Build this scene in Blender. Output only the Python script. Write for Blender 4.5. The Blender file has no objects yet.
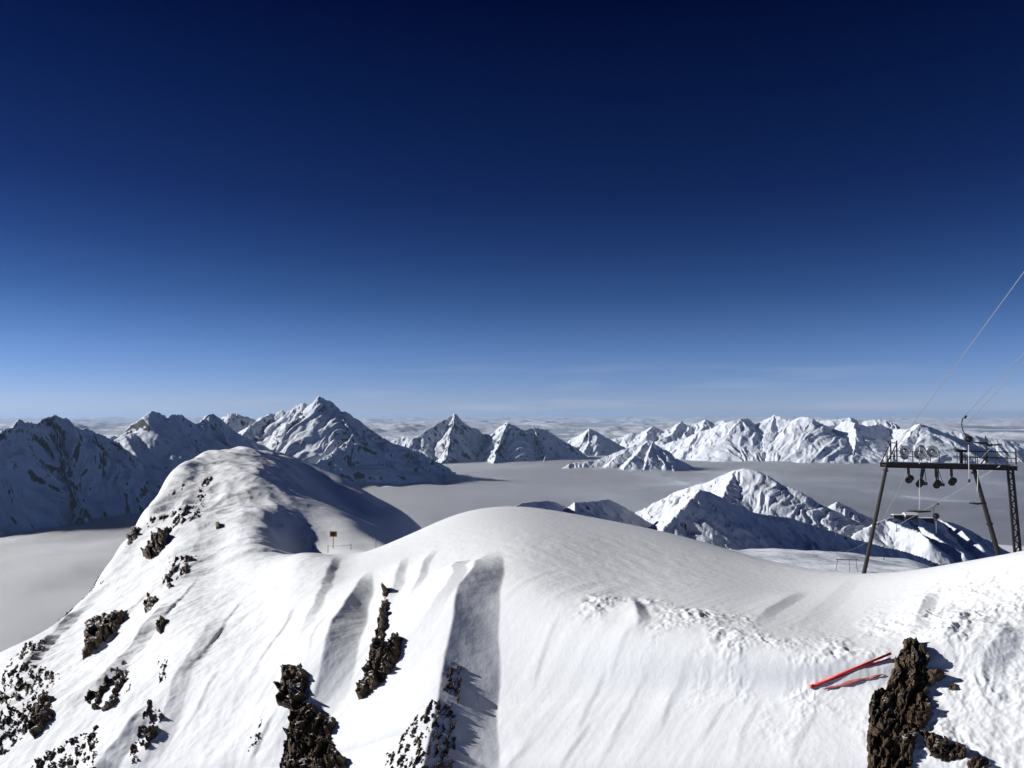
import bpy, bmesh, math, random
import numpy as np
from mathutils import Vector, Matrix

# ------------------------------------------------------------------ camera, sky, sun
W, H, F = 1024, 768, 788.0
HOR = 413.0                                   # image row of the eye level
PITCH = math.atan((HOR - 384.0) / F)
scn = bpy.context.scene
C = scn.collection
cam_d = bpy.data.cameras.new('camera'); cam = bpy.data.objects.new('camera', cam_d); C.objects.link(cam)
cam_d.sensor_fit = 'HORIZONTAL'; cam_d.sensor_width = 36.0; cam_d.lens = F / W * 36.0
cam.location = (0, 0, 0); cam.rotation_euler = (math.pi/2 + PITCH, 0, 0)
cam_d.clip_start = 0.1; cam_d.clip_end = 600000
scn.camera = cam

SUN_EL, SUN_AZ = math.radians(23.0), math.radians(-80.0)      # azimuth from +Y, negative = left
sdir = Vector((math.sin(SUN_AZ)*math.cos(SUN_EL), math.cos(SUN_AZ)*math.cos(SUN_EL), math.sin(SUN_EL)))
world = bpy.data.worlds.new('World'); scn.world = world; world.use_nodes = True
nt = world.node_tree; nt.nodes.clear()
out = nt.nodes.new('ShaderNodeOutputWorld'); bg = nt.nodes.new('ShaderNodeBackground')
sky = nt.nodes.new('ShaderNodeTexSky'); sky.sky_type = 'NISHITA'; sky.sun_disc = False
sky.sun_elevation = SUN_EL; sky.sun_rotation = SUN_AZ
sky.altitude = 3500; sky.air_density = 1.0; sky.dust_density = 0.2; sky.ozone_density = 2.5
# thin high-altitude air: the Nishita sky is deepened with elevation
wtc = nt.nodes.new('ShaderNodeTexCoord'); wsx = nt.nodes.new('ShaderNodeSeparateXYZ'); nt.links.new(wtc.outputs['Generated'], wsx.inputs[0])
wrp = nt.nodes.new('ShaderNodeValToRGB'); nt.links.new(wsx.outputs[2], wrp.inputs[0])
SKY = [(0.0, (0.55,0.60,0.95)), (0.0166, (0.55,0.61,0.965)), (0.08, (0.384,0.487,0.773)), (0.142, (0.19,0.30,0.523)), (0.2, (0.105,0.185,0.39)), (0.263, (0.055,0.112,0.29)), (0.373, (0.02,0.0645,0.209)), (0.467, (0.003,0.024,0.138)), (1.0, (0.002,0.018,0.11))]
for i, (p_, c_) in enumerate(SKY):
    e_ = wrp.color_ramp.elements[0] if i == 0 else (wrp.color_ramp.elements[1] if i == 1 else wrp.color_ramp.elements.new(p_))
    e_.position = p_; e_.color = (*c_, 1)
wmx = nt.nodes.new('ShaderNodeMixRGB'); wmx.blend_type = 'MULTIPLY'; wmx.inputs[0].default_value = 1.0
nt.links.new(sky.outputs[0], wmx.inputs[1]); nt.links.new(wrp.outputs[0], wmx.inputs[2]); 
cmp_ = nt.nodes.new('ShaderNodeMapping'); cmp_.inputs['Scale'].default_value = (5, 5, 60); nt.links.new(wtc.outputs['Generated'], cmp_.inputs['Vector'])
cns = nt.nodes.new('ShaderNodeTexNoise'); cns.inputs['Scale'].default_value = 1.0; cns.inputs['Detail'].default_value = 6; nt.links.new(cmp_.outputs[0], cns.inputs['Vector'])
cr1 = nt.nodes.new('ShaderNodeMapRange'); cr1.inputs['From Min'].default_value = 0.52; cr1.inputs['From Max'].default_value = 0.8; nt.links.new(cns.outputs[0], cr1.inputs['Value'])
cr2 = nt.nodes.new('ShaderNodeValToRGB'); nt.links.new(wsx.outputs[2], cr2.inputs[0])
for i, (p_, v_) in enumerate([(0.0, 0.9), (0.03, 0.4), (0.055, 0.2), (0.075, 0.0)]):
    e_ = cr2.color_ramp.elements[i] if i < 2 else cr2.color_ramp.elements.new(p_)
    e_.position = p_; e_.color = (v_, v_, v_, 1)
cml = nt.nodes.new('ShaderNodeMath'); cml.operation = 'MULTIPLY'; nt.links.new(cr1.outputs[0], cml.inputs[0]); nt.links.new(cr2.outputs[0], cml.inputs[1])
cad = nt.nodes.new('ShaderNodeMixRGB'); nt.links.new(cml.outputs[0], cad.inputs[0]); nt.links.new(wmx.outputs[0], cad.inputs[1]); cad.inputs[2].default_value = (4.6, 5.2, 6.6, 1)
nt.links.new(cad.outputs[0], bg.inputs[0])
bg.inputs['Strength'].default_value = 0.09
nt.links.new(bg.outputs[0], out.inputs[0])
sun_d = bpy.data.lights.new('sun', 'SUN'); sun_d.energy = 5.0; sun_d.angle = math.radians(0.53); sun_d.color = (1.0, 0.965, 0.9)
sun = bpy.data.objects.new('sun', sun_d); C.objects.link(sun)
sun.rotation_euler = sdir.to_track_quat('Z', 'Y').to_euler()
scn.view_settings.view_transform = 'Standard'; scn.view_settings.look = 'None'
scn.view_settings.exposure = 0.12; scn.view_settings.gamma = 1.0
scn.cycles.max_bounces = 5; scn.cycles.diffuse_bounces = 1; scn.cycles.glossy_bounces = 2
scn.cycles.volume_bounces = 2; scn.cycles.use_denoising = True

# ------------------------------------------------------------------ numpy helpers
cp, sp = math.cos(PITCH), math.sin(PITCH)
def ray(px, py):
    a = (np.asarray(px, float) - 512) / F; b = (384 - np.asarray(py, float)) / F
    return a, cp - b*sp, b*cp + sp
def P(px, py, r):
    """point seen at pixel px,py at horizontal distance r"""
    x, y, z = ray(px, py); k = r / np.hypot(x, y)
    return np.stack([x*k, y*k, z*k], -1)
def proj(X, Y, Z):
    d = Y*cp + Z*sp; v = -Y*sp + Z*cp
    return 512 + F*X/d, 384 - F*v/d
def hash2(ix, iy, seed):
    h = (ix.astype(np.int64)*374761393 + iy.astype(np.int64)*668265263 + seed*1442695041) & 0xffffffff
    h = ((h ^ (h >> 13)) * 1274126177) & 0xffffffff
    h = (h ^ (h >> 16))
    h = (h * 2246822519) & 0xffffffff
    return ((h ^ (h >> 15)) & 0xffffff) / float(0x1000000)
def noise(x, y, seed=0):
    """gradient noise about -1..1"""
    ix = np.floor(x); iy = np.floor(y); fx = x-ix; fy = y-iy
    u = fx*fx*fx*(fx*(fx*6-15)+10); v = fy*fy*fy*(fy*(fy*6-15)+10)
    def g(dx, dy):
        a = hash2(ix+dx, iy+dy, seed)*2*math.pi
        return np.cos(a)*(fx-dx) + np.sin(a)*(fy-dy)
    return 1.5*((g(0,0)*(1-u)+g(1,0)*u)*(1-v) + (g(0,1)*(1-u)+g(1,1)*u)*v)
def fbm(x, y, o=4, seed=0, gain=0.5):
    s = 0; a = 1
    for i in range(o):
        s = s + a*noise(x*2**i+i*7.3, y*2**i-i*3.1, seed+i*17); a *= gain
    return s
def ridged(x, y, o=4, seed=0, gain=0.5):
    s = 0; a = 1
    for i in range(o):
        s = s + a*(1-2*np.abs(noise(x*2**i+i*7.3, y*2**i-i*3.1, seed+i*17))); a *= gain
    return s
def cells(x, y, seed=0, facet=False):
    """nearest-cell random value and distance to nearest / second nearest"""
    ix = np.floor(x); iy = np.floor(y)
    d1 = np.full(x.shape, 9.0); d2 = d1.copy(); val = np.zeros(x.shape); til = np.zeros(x.shape)
    for dx in (-1,0,1):
        for dy in (-1,0,1):
            cx = ix+dx; cy = iy+dy
            qx = cx + hash2(cx, cy, seed); qy = cy + hash2(cx, cy, seed+5)
            d = np.hypot(qx-x, qy-y); v = hash2(cx, cy, seed+9)
            n = d < d1
            d2 = np.where(n, d1, np.minimum(d2, d)); val = np.where(n, v, val); d1 = np.where(n, d, d1)
            if facet:
                a = hash2(cx, cy, seed+13)*6.283; til = np.where(n, np.cos(a)*(x-qx)+np.sin(a)*(y-qy), til)
    return (val, d1, d2, til) if facet else (val, d1, d2)
def sstep(a, b, x):
    t = np.clip((x-a)/(b-a), 0, 1); return t*t*(3-2*t)
def spline(xs, ys, q):
    """natural cubic spline through columns of ys"""
    xs = np.asarray(xs, float); ys = np.asarray(ys, float); n = len(xs); h = np.diff(xs)
    A = np.zeros((n, n)); B = np.zeros(n); A[0,0] = A[-1,-1] = 1
    for i in range(1, n-1):
        A[i,i-1] = h[i-1]; A[i,i] = 2*(h[i-1]+h[i]); A[i,i+1] = h[i]
        B[i] = 3*((ys[i+1]-ys[i])/h[i] - (ys[i]-ys[i-1])/h[i-1])
    c = np.linalg.solve(A, B)
    i = np.clip(np.searchsorted(xs, q)-1, 0, n-2); t = q-xs[i]
    b = (ys[i+1]-ys[i])/h[i] - h[i]*(2*c[i]+c[i+1])/3
    return ys[i] + b*t + c[i]*t*t + (c[i+1]-c[i])/(3*h[i])*t**3
def pchip_rows(ys, tq):
    """ys (K, n) values at t=0..K-1; monotone cubic at tq (m,) -> (m, n)"""
    K = ys.shape[0]; d = np.diff(ys, axis=0); m = np.zeros_like(ys)
    a = d[:-1]; b = d[1:]
    ok = a*b > 0
    m[1:-1] = np.where(ok, 2*a*b/np.where(ok, a+b, 1), 0); m[0] = d[0]; m[-1] = d[-1]
    i = np.clip(np.floor(tq).astype(int), 0, K-2); t = (tq-i)[:, None]
    return (ys[i]*(1+2*t)*(1-t)**2 + m[i]*t*(1-t)**2 + ys[i+1]*t*t*(3-2*t) + m[i+1]*t*t*(t-1))
def catmull_rows(ys, tq):
    K = ys.shape[0]; m = np.zeros_like(ys); m[1:-1] = (ys[2:]-ys[:-2])/2; m[0] = ys[1]-ys[0]; m[-1] = ys[-1]-ys[-2]
    i = np.clip(np.floor(tq).astype(int), 0, K-2); t = (tq-i)[:, None]
    return (ys[i]*(1+2*t)*(1-t)**2 + m[i]*t*(1-t)**2 + ys[i+1]*t*t*(3-2*t) + m[i+1]*t*t*(t-1))

# ------------------------------------------------------------------ blender helpers
def mesh_grid(name, X, Y, Z, mat, smooth=True, keep=None):
    n, m = X.shape
    co = np.stack([X, Y, Z], -1).reshape(-1, 3).astype(np.float32)
    i = np.arange((n-1)*(m-1)); r = i//(m-1); c = i % (m-1); a = r*m+c
    quads = np.stack([a, a+1, a+m+1, a+m], -1)
    if keep is not None:
        kv = keep.reshape(-1); quads = quads[kv[quads].all(1)]
        used = np.unique(quads); mp = np.zeros(len(co), int); mp[used] = np.arange(len(used))
        co = co[used]; quads = mp[quads]
    me = bpy.data.meshes.new(name); me.vertices.add(len(co)); me.vertices.foreach_set('co', co.ravel())
    me.loops.add(quads.size); me.loops.foreach_set('vertex_index', quads.ravel().astype(np.int32))
    me.polygons.add(len(quads)); me.polygons.foreach_set('loop_start', np.arange(0, quads.size, 4, dtype=np.int32))
    me.polygons.foreach_set('loop_total', np.full(len(quads), 4, np.int32))
    me.polygons.foreach_set('use_smooth', np.full(len(quads), smooth))
    me.update(); me.validate()
    me.materials.append(mat)
    o = bpy.data.objects.new(name, me); C.objects.link(o)
    return o
def tag(o, label=None, cat=None, group=None, kind=None):
    if label: o['label'] = label
    if cat: o['category'] = cat
    if group: o['group'] = group
    if kind: o['kind'] = kind
    return o
def new_mat(name):
    m = bpy.data.materials.new(name); m.use_nodes = True
    n = m.node_tree; b = n.nodes['Principled BSDF']; return m, n, b
def N(nt, typ, **kw):
    n = nt.nodes.new(typ)
    for k, v in kw.items():
        if k in n.inputs: n.inputs[k].default_value = v
        else: setattr(n, k, v)
    return n
def simple(name, col, rough=0.5, metal=0.0, bump=0.0, scale=20):
    m, n, b = new_mat(name)
    tc = N(n, 'ShaderNodeTexCoord'); ns = N(n, 'ShaderNodeTexNoise', Scale=scale, Detail=5.0)
    n.links.new(tc.outputs['Object'], ns.inputs['Vector'])
    mx = N(n, 'ShaderNodeMixRGB'); mx.inputs[1].default_value = (*[c*0.7 for c in col], 1); mx.inputs[2].default_value = (*[min(1, c*1.25) for c in col], 1)
    n.links.new(ns.outputs[0], mx.inputs[0]); n.links.new(mx.outputs[0], b.inputs['Base Color'])
    b.inputs['Roughness'].default_value = rough; b.inputs['Metallic'].default_value = metal
    if bump:
        bp = N(n, 'ShaderNodeBump', Strength=bump, Distance=0.01); n.links.new(ns.outputs[0], bp.inputs['Height']); n.links.new(bp.outputs[0], b.inputs['Normal'])
    return m

SNOW = (0.80, 0.83, 0.88)
def snow_near():
    m, n, b = new_mat('snow')
    b.inputs['Base Color'].default_value = (*SNOW, 1); b.inputs['Roughness'].default_value = 0.75
    b.inputs['Specular IOR Level'].default_value = 0.25
    tc = N(n, 'ShaderNodeTexCoord')
    n1 = N(n, 'ShaderNodeTexNoise', Scale=2.2, Detail=8.0, Roughness=0.62); n.links.new(tc.outputs['Object'], n1.inputs['Vector'])
    b1 = N(n, 'ShaderNodeBump', Strength=0.35, Distance=0.10); n.links.new(n1.outputs[0], b1.inputs['Height'])
    n.links.new(b1.outputs[0], b.inputs['Normal'])
    return m
def mountain_mat(name, scale, steep=(0.52, 0.59), rock=(0.022, 0.022, 0.028), amount=0.26, bump=0.3):
    """snow that lies where the ground is not too steep, bare rock where it is"""
    m, n, b = new_mat(name)
    L = n.links.new
    tc = N(n, 'ShaderNodeTexCoord')
    mp = N(n, 'ShaderNodeMapping'); mp.inputs['Scale'].default_value = (1, 1, 0.3); L(tc.outputs['Object'], mp.inputs['Vector'])
    ns = N(n, 'ShaderNodeTexNoise', Scale=scale, Detail=9.0, Roughness=0.65); L(mp.outputs[0], ns.inputs['Vector'])
    geo = N(n, 'ShaderNodeNewGeometry'); sx = N(n, 'ShaderNodeSeparateXYZ'); L(geo.outputs['Normal'], sx.inputs[0])
    ma = N(n, 'ShaderNodeMath', operation='MULTIPLY_ADD'); L(ns.outputs[0], ma.inputs[0]); ma.inputs[1].default_value = amount*2; L(sx.outputs[2], ma.inputs[2])
    su = N(n, 'ShaderNodeMath', operation='SUBTRACT'); L(ma.outputs[0], su.inputs[0]); su.inputs[1].default_value = amount
    mr = N(n, 'ShaderNodeMapRange'); mr.inputs['From Min'].default_value = steep[0]; mr.inputs['From Max'].default_value = steep[1]; L(su.outputs[0], mr.inputs['Value'])
    mx = N(n, 'ShaderNodeMixRGB'); L(mr.outputs[0], mx.inputs[0]); mx.inputs[1].default_value = (*rock, 1); mx.inputs[2].default_value = (0.72, 0.77, 0.87, 1)
    L(mx.outputs[0], b.inputs['Base Color']); b.inputs['Roughness'].default_value = 0.8; b.inputs['Specular IOR Level'].default_value = 0.2
    n2 = N(n, 'ShaderNodeTexNoise', Scale=scale*2.5, Detail=8.0, Roughness=0.6); L(tc.outputs['Object'], n2.inputs['Vector'])
    bp = N(n, 'ShaderNodeBump', Strength=bump, Distance=0.25/scale); L(n2.outputs[0], bp.inputs['Height']); L(bp.outputs[0], b.inputs['Normal'])
    return m
def rock_mat(name, dark, light):
    m, n, b = new_mat(name); L = n.links.new
    tc = N(n, 'ShaderNodeTexCoord'); mp = N(n, 'ShaderNodeMapping'); mp.inputs['Scale'].default_value = (1, 1, 0.5); L(tc.outputs['Object'], mp.inputs['Vector'])
    ns = N(n, 'ShaderNodeTexNoise', Scale=1.6, Detail=9.0, Roughness=0.7); L(mp.outputs[0], ns.inputs['Vector'])
    rp = N(n, 'ShaderNodeValToRGB'); L(ns.outputs[0], rp.inputs[0])
    e = rp.color_ramp.elements; e[0].position = 0.36; e[0].color = (*dark, 1); e[1].position = 0.66; e[1].color = (*light, 1)
    x = rp.color_ramp.elements.new(0.5); x.color = (*[(a+c)*0.42 for a, c in zip(dark, light)], 1)
    geo = N(n, 'ShaderNodeNewGeometry'); sx = N(n, 'ShaderNodeSeparateXYZ'); L(geo.outputs['Normal'], sx.inputs[0])
    n3 = N(n, 'ShaderNodeTexNoise', Scale=0.6, Detail=5.0); L(tc.outputs['Object'], n3.inputs['Vector'])
    ma = N(n, 'ShaderNodeMath', operation='MULTIPLY_ADD'); L(n3.outputs[0], ma.inputs[0]); ma.inputs[1].default_value = 0.9; L(sx.outputs[2], ma.inputs[2])
    mr = N(n, 'ShaderNodeMapRange'); mr.inputs['From Min'].default_value = 1.36; mr.inputs['From Max'].default_value = 1.44; L(ma.outputs[0], mr.inputs['Value'])
    mx = N(n, 'ShaderNodeMixRGB'); L(mr.outputs[0], mx.inputs[0]); L(rp.outputs[0], mx.inputs[1]); mx.inputs[2].default_value = (*SNOW, 1)
    L(mx.outputs[0], b.inputs['Base Color']); b.inputs['Roughness'].default_value = 0.85
    vo = N(n, 'ShaderNodeTexVoronoi', Scale=3.0); L(mp.outputs[0], vo.inputs['Vector'])
    ad = N(n, 'ShaderNodeMath', operation='ADD'); L(vo.outputs[0], ad.inputs[0]); L(ns.outputs[0], ad.inputs[1])
    bp = N(n, 'ShaderNodeBump', Strength=1.0, Distance=0.15); L(ad.outputs[0], bp.inputs['Height']); L(bp.outputs[0], b.inputs['Normal'])
    return m
M_SNOW = snow_near()
M_ROCK = rock_mat('brown_rock', (0.010, 0.007, 0.005), (0.15, 0.095, 0.05))

# ------------------------------------------------------------------ foreground ridge: surface lofted through guide lines
# each column: [(image row, distance) ...] from the foot of the face to the drop behind the ridge
COLS = {
 -260: [900,800,792,785, (775,130),(770,140),(768,148),(765,156),(762,165),(790,200),(900,300)],
 -120: [900,790,775,758, (745,108),(738,115),(732,121),(728,128),(724,137),(750,165),(880,250)],
    0: [900,768,738,712, (692, 94),(675,101),(665,107),(658,114),(652,122),(675,148),(820,230)],
   60: [900,768,735,703, (678, 87),(657, 97),(643,106),(631,117),(620,130),(650,160),(830,260)],
  120: [900,768,730,690, (650, 86),(618,103),(596,121),(574,148),(552,182),(575,212),(800,320)],
  180: [900,768,720,668, (612, 86),(566,118),(532,165),(498,218),(466,275),(480,315),(650,450)],
  215: [900,768,718,662, (598, 87),(553,127),(510,190),(475,255),(450,320),(465,370),(600,520)],
  250: [900,768,716,655, (580, 88),(534,133),(494,205),(462,280),(449,340),(465,400),(580,560)],
  300: [900,768,713,640, (553, 90),(557,133),(504,211),(474,318),(461,390),(485,450),(580,600)],
  340: [900,768,713,635, (556, 87),(552,140),(516,205),(502,290),(477,380),(505,440),(590,600)],
  380: [900,768,712,625, (547, 86),(553,134),(540,180),(524,255),(499,370),(525,430),(600,600)],
  415: [900,768,711,612, (532, 86),(552,115),(556,165),(545,245),(520,360),(545,420),(610,600)],
  450: [900,768,710,595, (517, 88),(538,118),(562,160),(565,240),(560,340),(575,420),(620,600)],
  512: [900,768,705,574, (507, 91),(520,124),(560,175),(575,240),(585,340),(600,420),(630,600)],
  560: [900,768,700,583, (511, 90),(525,122),(565,175),(582,240),(590,340),(600,420),(630,600)],
  620: [900,768,698,600, (522, 88),(536,120),(575,170),(590,240),(597,340),(605,420),(630,600)],
  700: [900,768,697,614, (541, 83),(556,114),(590,165),(600,240),(605,340),(612,420),(635,600)],
  780: [900,768,697,630, (563, 75),(578,103),(604,160),(610,240),(612,340),(617,420),(640,600)],
  860: [900,768,695,640, (573.5, 67),(590, 92),(614,155),(616,240),(618,340),(622,420),(640,600)],
  940: [900,768,690,630, (566, 61),(586, 82),(614,150),(618,240),(620,340),(625,420),(640,600)],
 1024: [900,768,685,612, (552, 56),(575, 76),(612,145),(618,240),(620,340),(625,420),(640,600)],
 1120: [900,768,670,590, (535, 53),(560, 70),(612,140),(618,240),(620,340),(625,420),(640,600)],
 1290: [900,760,650,570, (510, 50),(540, 64),(612,130),(618,240),(620,340),(625,420),(640,600)],
}
def plane_r(px, py, c=45.0, gx=0.45, gy=0.57):
    u = (px-512)/F; return c/((py-HOR)/F + gy + gx*u)*math.sqrt(1+u*u)
for _k in COLS: COLS[_k] = [(q, plane_r(_k, q)) if not isinstance(q, tuple) else q for q in COLS[_k]]
pxs = np.array(sorted(COLS)); tab = np.array([COLS[k] for k in pxs], float)      # (cols, K, 2)
NCOL = 1180
colpx = np.linspace(-255, 1285, NCOL)
K = tab.shape[1]
kpy = np.stack([spline(pxs, tab[:, k, 0], colpx) for k in range(K)])
klr = np.stack([spline(pxs, np.log(tab[:, k, 1]), colpx) for k in range(K)])
seg_n = [40, 110, 150, 170, 170, 60, 90, 90, 90, 24, 20]
tq = np.concatenate([np.linspace(k, k+1, seg_n[k], endpoint=False) for k in range(K-1)] + [[K-1.0]])
gpy = pchip_rows(kpy, tq); gr = np.exp(catmull_rows(klr, tq))
gr = np.maximum.accumulate(gr, axis=0)
def blur(a, ax, s):
    r = int(3*s); k = np.exp(-0.5*(np.arange(-r, r+1)/s)**2); k /= k.sum()
    pad = [(0, 0), (0, 0)]; pad[ax] = (r, r)
    b = np.pad(a, pad, mode='reflect', reflect_type='odd')
    return np.apply_along_axis(lambda v: np.convolve(v, k, 'valid'), ax, b)
gpy = blur(blur(gpy, 0, 7), 1, 5)
gpx = np.broadcast_to(colpx, gpy.shape)
pt = P(gpx, gpy, gr); X, Y, Z = pt[..., 0].copy(), pt[..., 1].copy(), pt[..., 2].copy()
T = np.broadcast_to(tq[:, None], X.shape)

def hit(px, py, tmax=8.2, tmin=0.3):
    """first point of the ridge surface seen at px,py (arrays)"""
    px = np.atleast_1d(np.asarray(px, float)); py = np.atleast_1d(np.asarray(py, float))
    i0 = int(np.searchsorted(tq, tmin)); i1 = int(np.searchsorted(tq, tmax))
    PX, PY = proj(X[i0:i1], Y[i0:i1], Z[i0:i1])
    ci = (px - colpx[0])/(colpx[1]-colpx[0]); c0 = np.clip(np.floor(ci).astype(int), 0, NCOL-2); f = ci-c0
    res = np.zeros((len(px), 3))
    for n_ in range(len(px)):
        col = PY[:, c0[n_]]*(1-f[n_]) + PY[:, c0[n_]+1]*f[n_]
        w = np.nonzero(col <= py[n_])[0]
        j = w[0] if len(w) else int(np.argmin(col))
        j = max(j, 1)
        a, b = col[j-1], col[j]; g = 0 if abs(a-b) < 1e-9 else np.clip((a-py[n_])/(a-b), 0, 1)
        for ax_, A in enumerate((X, Y, Z)):
            c = A[i0:i1]
            v0 = c[j-1, c0[n_]]*(1-f[n_]) + c[j-1, c0[n_]+1]*f[n_]
            v1 = c[j, c0[n_]]*(1-f[n_]) + c[j, c0[n_]+1]*f[n_]
            res[n_, ax_] = v0*(1-g)+v1*g
    return res
def ground(x, y):
    px = 512 + F*x/(y*cp - 10*sp); r = math.hypot(x, y)
    a = math.atan2(x, y); px = 512 + F*math.tan(a)*cp*1.0
    # column by azimuth
    az = np.arctan2(X[0], Y[0])
    c = int(np.clip(np.searchsorted(az, a), 1, NCOL-1))
    R = np.hypot(X[:, c], Y[:, c])
    return float(np.interp(r, R, Z[:, c]))

def side_dist(pl, wx=None):
    """signed distance (+ = right of the direction of travel) and parameter along a polyline of world xy"""
    best = np.full(X.shape, 1e9); sgn = np.zeros(X.shape); par = np.zeros(X.shape); acc = 0.0
    tot = sum(np.hypot(*(pl[i+1][:2]-pl[i][:2])) for i in range(len(pl)-1))
    for i in range(len(pl)-1):
        a = pl[i][:2]; b = pl[i+1][:2]; d = b-a; L = np.hypot(*d); u = d/L
        vx = X-a[0]; vy = Y-a[1]
        t = np.clip(vx*u[0]+vy*u[1], 0, L); dx = vx-u[0]*t; dy = vy-u[1]*t; dd = np.hypot(dx, dy)
        m = dd < best
        best = np.where(m, dd, best); sgn = np.where(m, np.where(vx*u[1]-vy*u[0] > 0, 1, -1), sgn); par = np.where(m, (acc+t)/tot, par); acc += L
    return best*sgn, par
def carve(pixels, depth, wl, wr, fade=(0.15, 1.0), rag=0.0, p=1.0):
    """V groove along pixels (top to bottom on the photo); wl/wr: world widths of its left/right walls"""
    global Z
    pl = hit([q[0] for q in pixels], [q[1] for q in pixels])
    # travel goes down the picture, towards the camera: picture-left is the + side
    d, t = side_dist(pl)
    if rag: d = d + rag*noise(X*0.5, Y*0.5, 3)
    w = np.where(d > 0, wl, wr)
    prof = np.clip(1-np.abs(d)/w, 0, 1)
    prof = np.where(d > 0, prof**p*(2-prof**p) if p < 0 else prof**p, prof*(1.6-0.6*prof))
    endm = sstep(0, fade[0], t)
    if fade[1] < 1: endm = endm*(1-sstep(fade[1], 1.0, t))
    Z = Z - depth*prof*endm*(T < 8.0)
def bumpline(pixels, height, w, lump=0.0, ls=1.0):
    global Z
    pl = hit([q[0] for q in pixels], [q[1] for q in pixels])
    d, t = side_dist(pl)
    g = np.exp(-(d/w)**2)*sstep(0, 0.08, t)*(1-sstep(0.92, 1, t))
    Z = Z + g*(height + lump*ridged(X*ls, Y*ls, 3, 11))

# large relief of the face and hill
Z += 0.5*sstep(100, 180, gr)*fbm(X*0.02, Y*0.02, 3, 5)
def rib(pixels, height, w, far, fade=(0.15, 1.0), rag=0.0):
    """snow rib to the picture-left of the line: long sunny left flank, short lee slope that drops to the line"""
    global Z
    pl = hit([q[0] for q in pixels], [q[1] for q in pixels]); d, t = side_dist(pl)
    if rag: d = d + rag*(noise(X*0.3, Y*0.3, 3) + 0.12*noise(X*1.2, Y*1.2, 4))
    e_ = pl[-1][:2]-pl[0][:2]; tl = np.clip(((X-pl[0][0])*e_[0]+(Y-pl[0][1])*e_[1])/(e_@e_), 0, 1); t = tl
    wt = np.interp(tl, np.linspace(0, 1, len(w)), w) if hasattr(w, '__len__') else w
    up = sstep(0, 1, np.clip(d/wt, 0, 1)*0.5+0.0)*2*np.clip(d/wt, 0, 1)**0.15
    up = np.where(d < wt, np.clip(d/wt, 0, 1)**1.1, 0)
    dn = np.exp(-np.clip((d-wt)/far, 0, 9)**1.5)
    prof = np.where(d < 0, 0, np.where(d < wt, up, dn))
    endm = sstep(0, fade[0], t)*((1-sstep(fade[1], 1.0, t)) if fade[1] < 1 else 1)
    if hasattr(height, '__len__'): height = np.interp(tl, np.linspace(0, 1, len(height)), height)
    Z = Z + height*prof*endm*(T < 7.5)
rib([(500,546),(504,572),(500,610),(501,650),(498,700),(499,768),(495,850)], [0.15, 0.9, 1.8, 2.35, 2.55, 2.6], [1.0, 2.0, 2.9, 3.5, 4.0, 4.3], 7.0, fade=(0.22, 1), rag=0.25)
rib([(374,566),(373,598),(364,632),(352,680),(340,718)], [0.1, 0.7, 1.4, 1.65, 1.5], [0.6, 1.3, 2.0, 2.5, 2.5], 4.0, fade=(0.25, 0.8), rag=0.2)
rib([(472,556),(462,585),(444,606),(420,645)], 0.45, 1.1, 1.6, fade=(0.2, 0.6), rag=0.3)
rib([(412,552),(404,580),(392,610)], 0.3, 0.8, 1.5, fade=(0.3, 0.6), rag=0.2)
rib([(440,545),(428,570),(415,600)], 0.25, 0.7, 1.2, fade=(0.3, 0.6), rag=0.2)
rib([(346,556),(330,590),(310,630),(290,680)], 0.35, 0.9, 2.5, fade=(0.3, 0.7), rag=0.3)
rib([(240,600),(215,640),(185,700),(160,768)], 0.5, 1.5, 4, fade=(0.3, 0.9), rag=0.4)
rib([(190,590),(165,620),(140,650),(110,690)], 0.8, 1.8, 4, fade=(0.3, 0.9), rag=0.4)
rib([(150,590),(125,620),(100,655)], 0.6, 1.5, 4, fade=(0.3, 0.8), rag=0.3)
rib([(170,690),(150,725),(120,768),(90,820)], 0.9, 1.8, 4, fade=(0.3, 0.9), rag=0.3)
rib([(110,590),(80,615),(50,645),(30,680)], 0.7, 1.5, 3, fade=(0.3, 0.8), rag=0.3)
# runnels down the face
fu = X*0.65 - Y*0.76; fv = X*0.76 + Y*0.65
fu = fu + 0.6*noise(X*0.06, Y*0.06, 8) + 0.25*sstep(90, 200, gr)*fv
face = sstep(0.4, 1.2, T)*(1-sstep(3.0, 3.5, T))*(1-sstep(150, 300, gr)*0.3)
sc = np.clip(gr/60.0, 0.5, 3.5)
run = ridged(fu*0.55, fv*0.05, 3, 21)
Z += -0.042*face*(1-0.75*sstep(70,110,gr))*sstep(-0.5,0.5,noise(X*0.11+4,Y*0.11,48))*np.clip(run, -0.2, 1.2)*(0.6+0.6*noise(X*0.05, Y*0.05, 31))
Z += face*(1-0.8*sstep(70,110,gr))*sstep(-0.2,0.5,noise(X*0.08,Y*0.08,47))*(0.03*noise(fu*1.6, fv*0.16, 41) + 0.012*noise(fu*4, fv*0.5, 43))
# hill relief
hillm = sstep(3.6, 4.6, T)*sstep(110, 170, gr)*(1-sstep(8.3, 9, T))
lm = 1-sstep(250, 330, gpx)
Z += hillm*lm*(0.9*ridged((X+0.4*Y)*0.045, (Y-0.4*X)*0.02, 3, 51) - 0.5)
Z += hillm*0.25*noise(X*0.12, Y*0.06, 55)
# soft dome undulations
dome = sstep(3.2, 3.7, T)*(1-sstep(4.3, 5, T))*sstep(300, 420, gpx)
Z += 0.12*dome*noise(X*0.09+3, Y*0.05, 61)
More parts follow.
